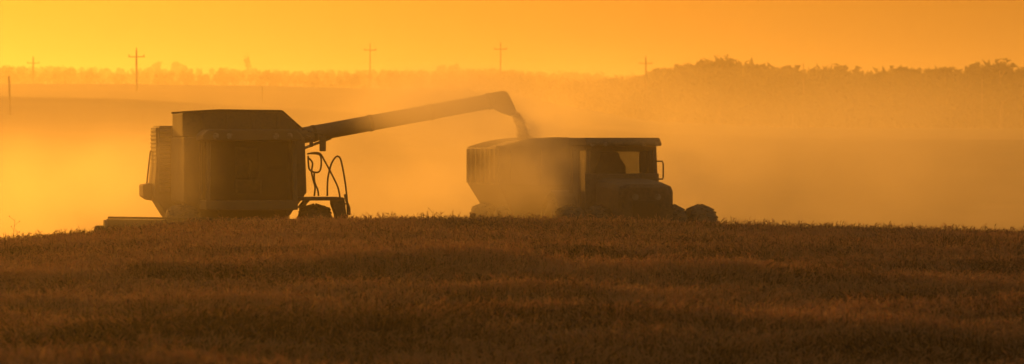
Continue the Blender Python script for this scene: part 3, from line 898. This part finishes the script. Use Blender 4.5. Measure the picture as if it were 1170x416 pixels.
RT = [(600, 93), (680, 88), (720, 83), (742, 79), (762, 73), (790, 67), (820, 62), (850, 66), (880, 69), (900, 72), (930, 71), (960, 71), (1000, 76), (1040, 73), (1080, 74), (1110, 69), (1140, 67), (1160, 70), (1185, 74), (1300, 72), (1500, 72)]
LT = [(-200, 72), (0, 71), (40, 74), (90, 73), (150, 76), (175, 74), (190, 77), (230, 76), (260, 75), (300, 77), (330, 79), (370, 78), (420, 78), (480, 78), (540, 76), (600, 78), (640, 79), (700, 81), (770, 82)]
rows = []
for k in range(480):
    px = rng.uniform(640, 1420); Y = rng.uniform(1220, 1400)
    rows.append((px, np.interp(px, *zip(*RT)) + abs(rng.normal(0, 2.4)) + (Y - 1220) * 0.01, Y, 260))
forest("forest", "tall hazy forest mass along the right half of the horizon", rows)
rows = []
for k in range(420):
    px = rng.uniform(-180, 790); Y = rng.uniform(1950, 2080)
    rows.append((px, np.interp(px, *zip(*LT)) + abs(rng.normal(0, 1.6)), Y, 90))
for k in range(620):
    px = rng.uniform(-180, 790); Y = rng.uniform(1350, 1900)
    rows.append((px, np.interp(px, *zip(*LT)) + rng.uniform(1.5, 9), Y, 80))
forest("tree_belt", "low hazy belt of trees along the left half of the horizon", rows)

def tree(name, px, ty, Y, label, slim=1.0, n=900):
    t = at(px, ty, Y); gz = float(ground_z(t.x, Y)); H = t.z - gz
    root = empty(name, (t.x, Y, gz - 0.2)); tag(root, label, "tree")
    tr = MB().tube([(0, 0, 0), (0.02 * H, 0, H * 0.4), (0, 0, H * 0.85)], [0.035 * H, 0.025 * H, 0.006 * H], 7)
    for k in range(5):
        a = k * 1.3; z = H * (0.35 + 0.09 * k)
        tr.tube([(0, 0, z), (math.cos(a) * H * 0.13 * slim, math.sin(a) * H * 0.13 * slim, z + H * 0.14)], [0.014 * H, 0.005 * H], 5)
    tr.build("trunk", M['bark'], root)
    V = crown_tris((0, 0, H * 0.63), H * 0.30 * slim, H * 0.37, n, 0.03 * H)
    V[:, 2] = np.minimum(V[:, 2], H)
    c = bpy.data.objects.new("crown", mesh_np("crown", V, np.arange(len(V)).reshape(-1, 3), M['leaf']))
    COL.objects.link(c); c.parent = root
tree("tree", 179, 69, 1940, "round tree standing just right of the dark crossarm pole on the skyline")
tree("tree", 201, 69, 1935, "left one of two joined tree crowns above the combine's grain tank")
tree("tree", 211, 70, 1930, "right one of two joined tree crowns above the combine's grain tank")
tree("tree", 282, 59, 1900, "slim tall tree standing alone on the skyline above the grain tank", slim=0.45, n=180)
tree("tree", 519, 70, 1930, "broad tree on the skyline left of the pole above the spout")
tree("tree", 505, 73, 1940, "small tree on the skyline between two crossarm poles above the auger")
tree("tree", 820, 60, 1215, "tallest domed tree at the left end of the forest")
tree("tree", 903, 71.5, 1215, "pointed forest tree close left of the bare pole", slim=0.8)
tree("tree", 1142, 65, 1215, "tall forest tree near the right edge of the skyline")

# ------------------------------------------------------------------ dust raised by the machines
W = (1, 1, 1)
puff("dust_bank", "broad bank of drifting dust hanging in the valley behind the machines", 500, 175, 420, (230, 480, 26), 0.0008, soft=None, z=-4)
puff("forest_dust", "pale dust hanging in front of the forest at the right", 960, 130, 760, (170, 620, 46), 0.0003, soft=(0.02, 0.25, 0.8, (1, 0.4, 1.8)), z=4)
puff("low_dust", "bright low dust rolling along the ground behind the combine", 20, 246, 160, (44, 40, 6.6), 0.02, g=0.76, soft=(0.24, 0.14, 0.8, (1, 0.5, 1.5)))
puff("rising_dust", "ragged dust rising left of the combine", 80, 205, 140, (12, 14, 5.0), 0.035, g=0.76, soft=(0.42, 0.12, 0.9, (1, 0.6, 1.2)))
puff("drifting_dust", "soft dust drifting low behind the gap between combine and cart", 470, 195, 145, (20, 20, 7), 0.03, g=0.70, soft=(0.35, 0.12, 0.9, (1, 0.6, 1.3)))
puff("high_dust", "dust lifting above and behind the cart", 660, 130, 136, (11, 12, 5), 0.042, g=0.72, soft=(0.42, 0.12, 0.9, (1, 0.6, 1.2)))
puff("cart_dust", "thick dust cloud wrapped round the left half of the grain cart", 600, 200, 115.5, (5.8, 7.0, 3.4), 0.18, soft=(0.8, 0.15, 0.8, W))
puff("spout_dust", "dust billowing up where grain falls into the cart", 575, 150, 121.0, (4.6, 2.8, 1.8), 0.5, soft=(1.2, 0.15, 1.0, W))
puff("header_dust", "dust rising round the lower left of the combine", 160, 200, 114.5, (4.8, 6.0, 3.8), 0.075, soft=(0.8, 0.15, 0.8, W))
puff("tractor_dust", "thin dust trailing far behind the tractor at the right", 960, 192, 165, (30, 40, 7.5), 0.02, g=0.62, soft=(0.22, 0.13, 0.9, (1, 0.5, 1.5)))
puff("wheel_dust", "shaded dust drifting beside the tractor's front wheels", 850, 185, 113.0, (6.5, 8.0, 3.6), 0.06, soft=(0.6, 0.15, 0.8, (0.7, 1, 1.4)))
puff("auger_dust", "dust veil drifting in front of the auger tube", 520, 122, 108.0, (5.4, 20.0, 2.4), 0.15, soft=(0.4, 0.3, 0.8, (0.8, 1, 1)))
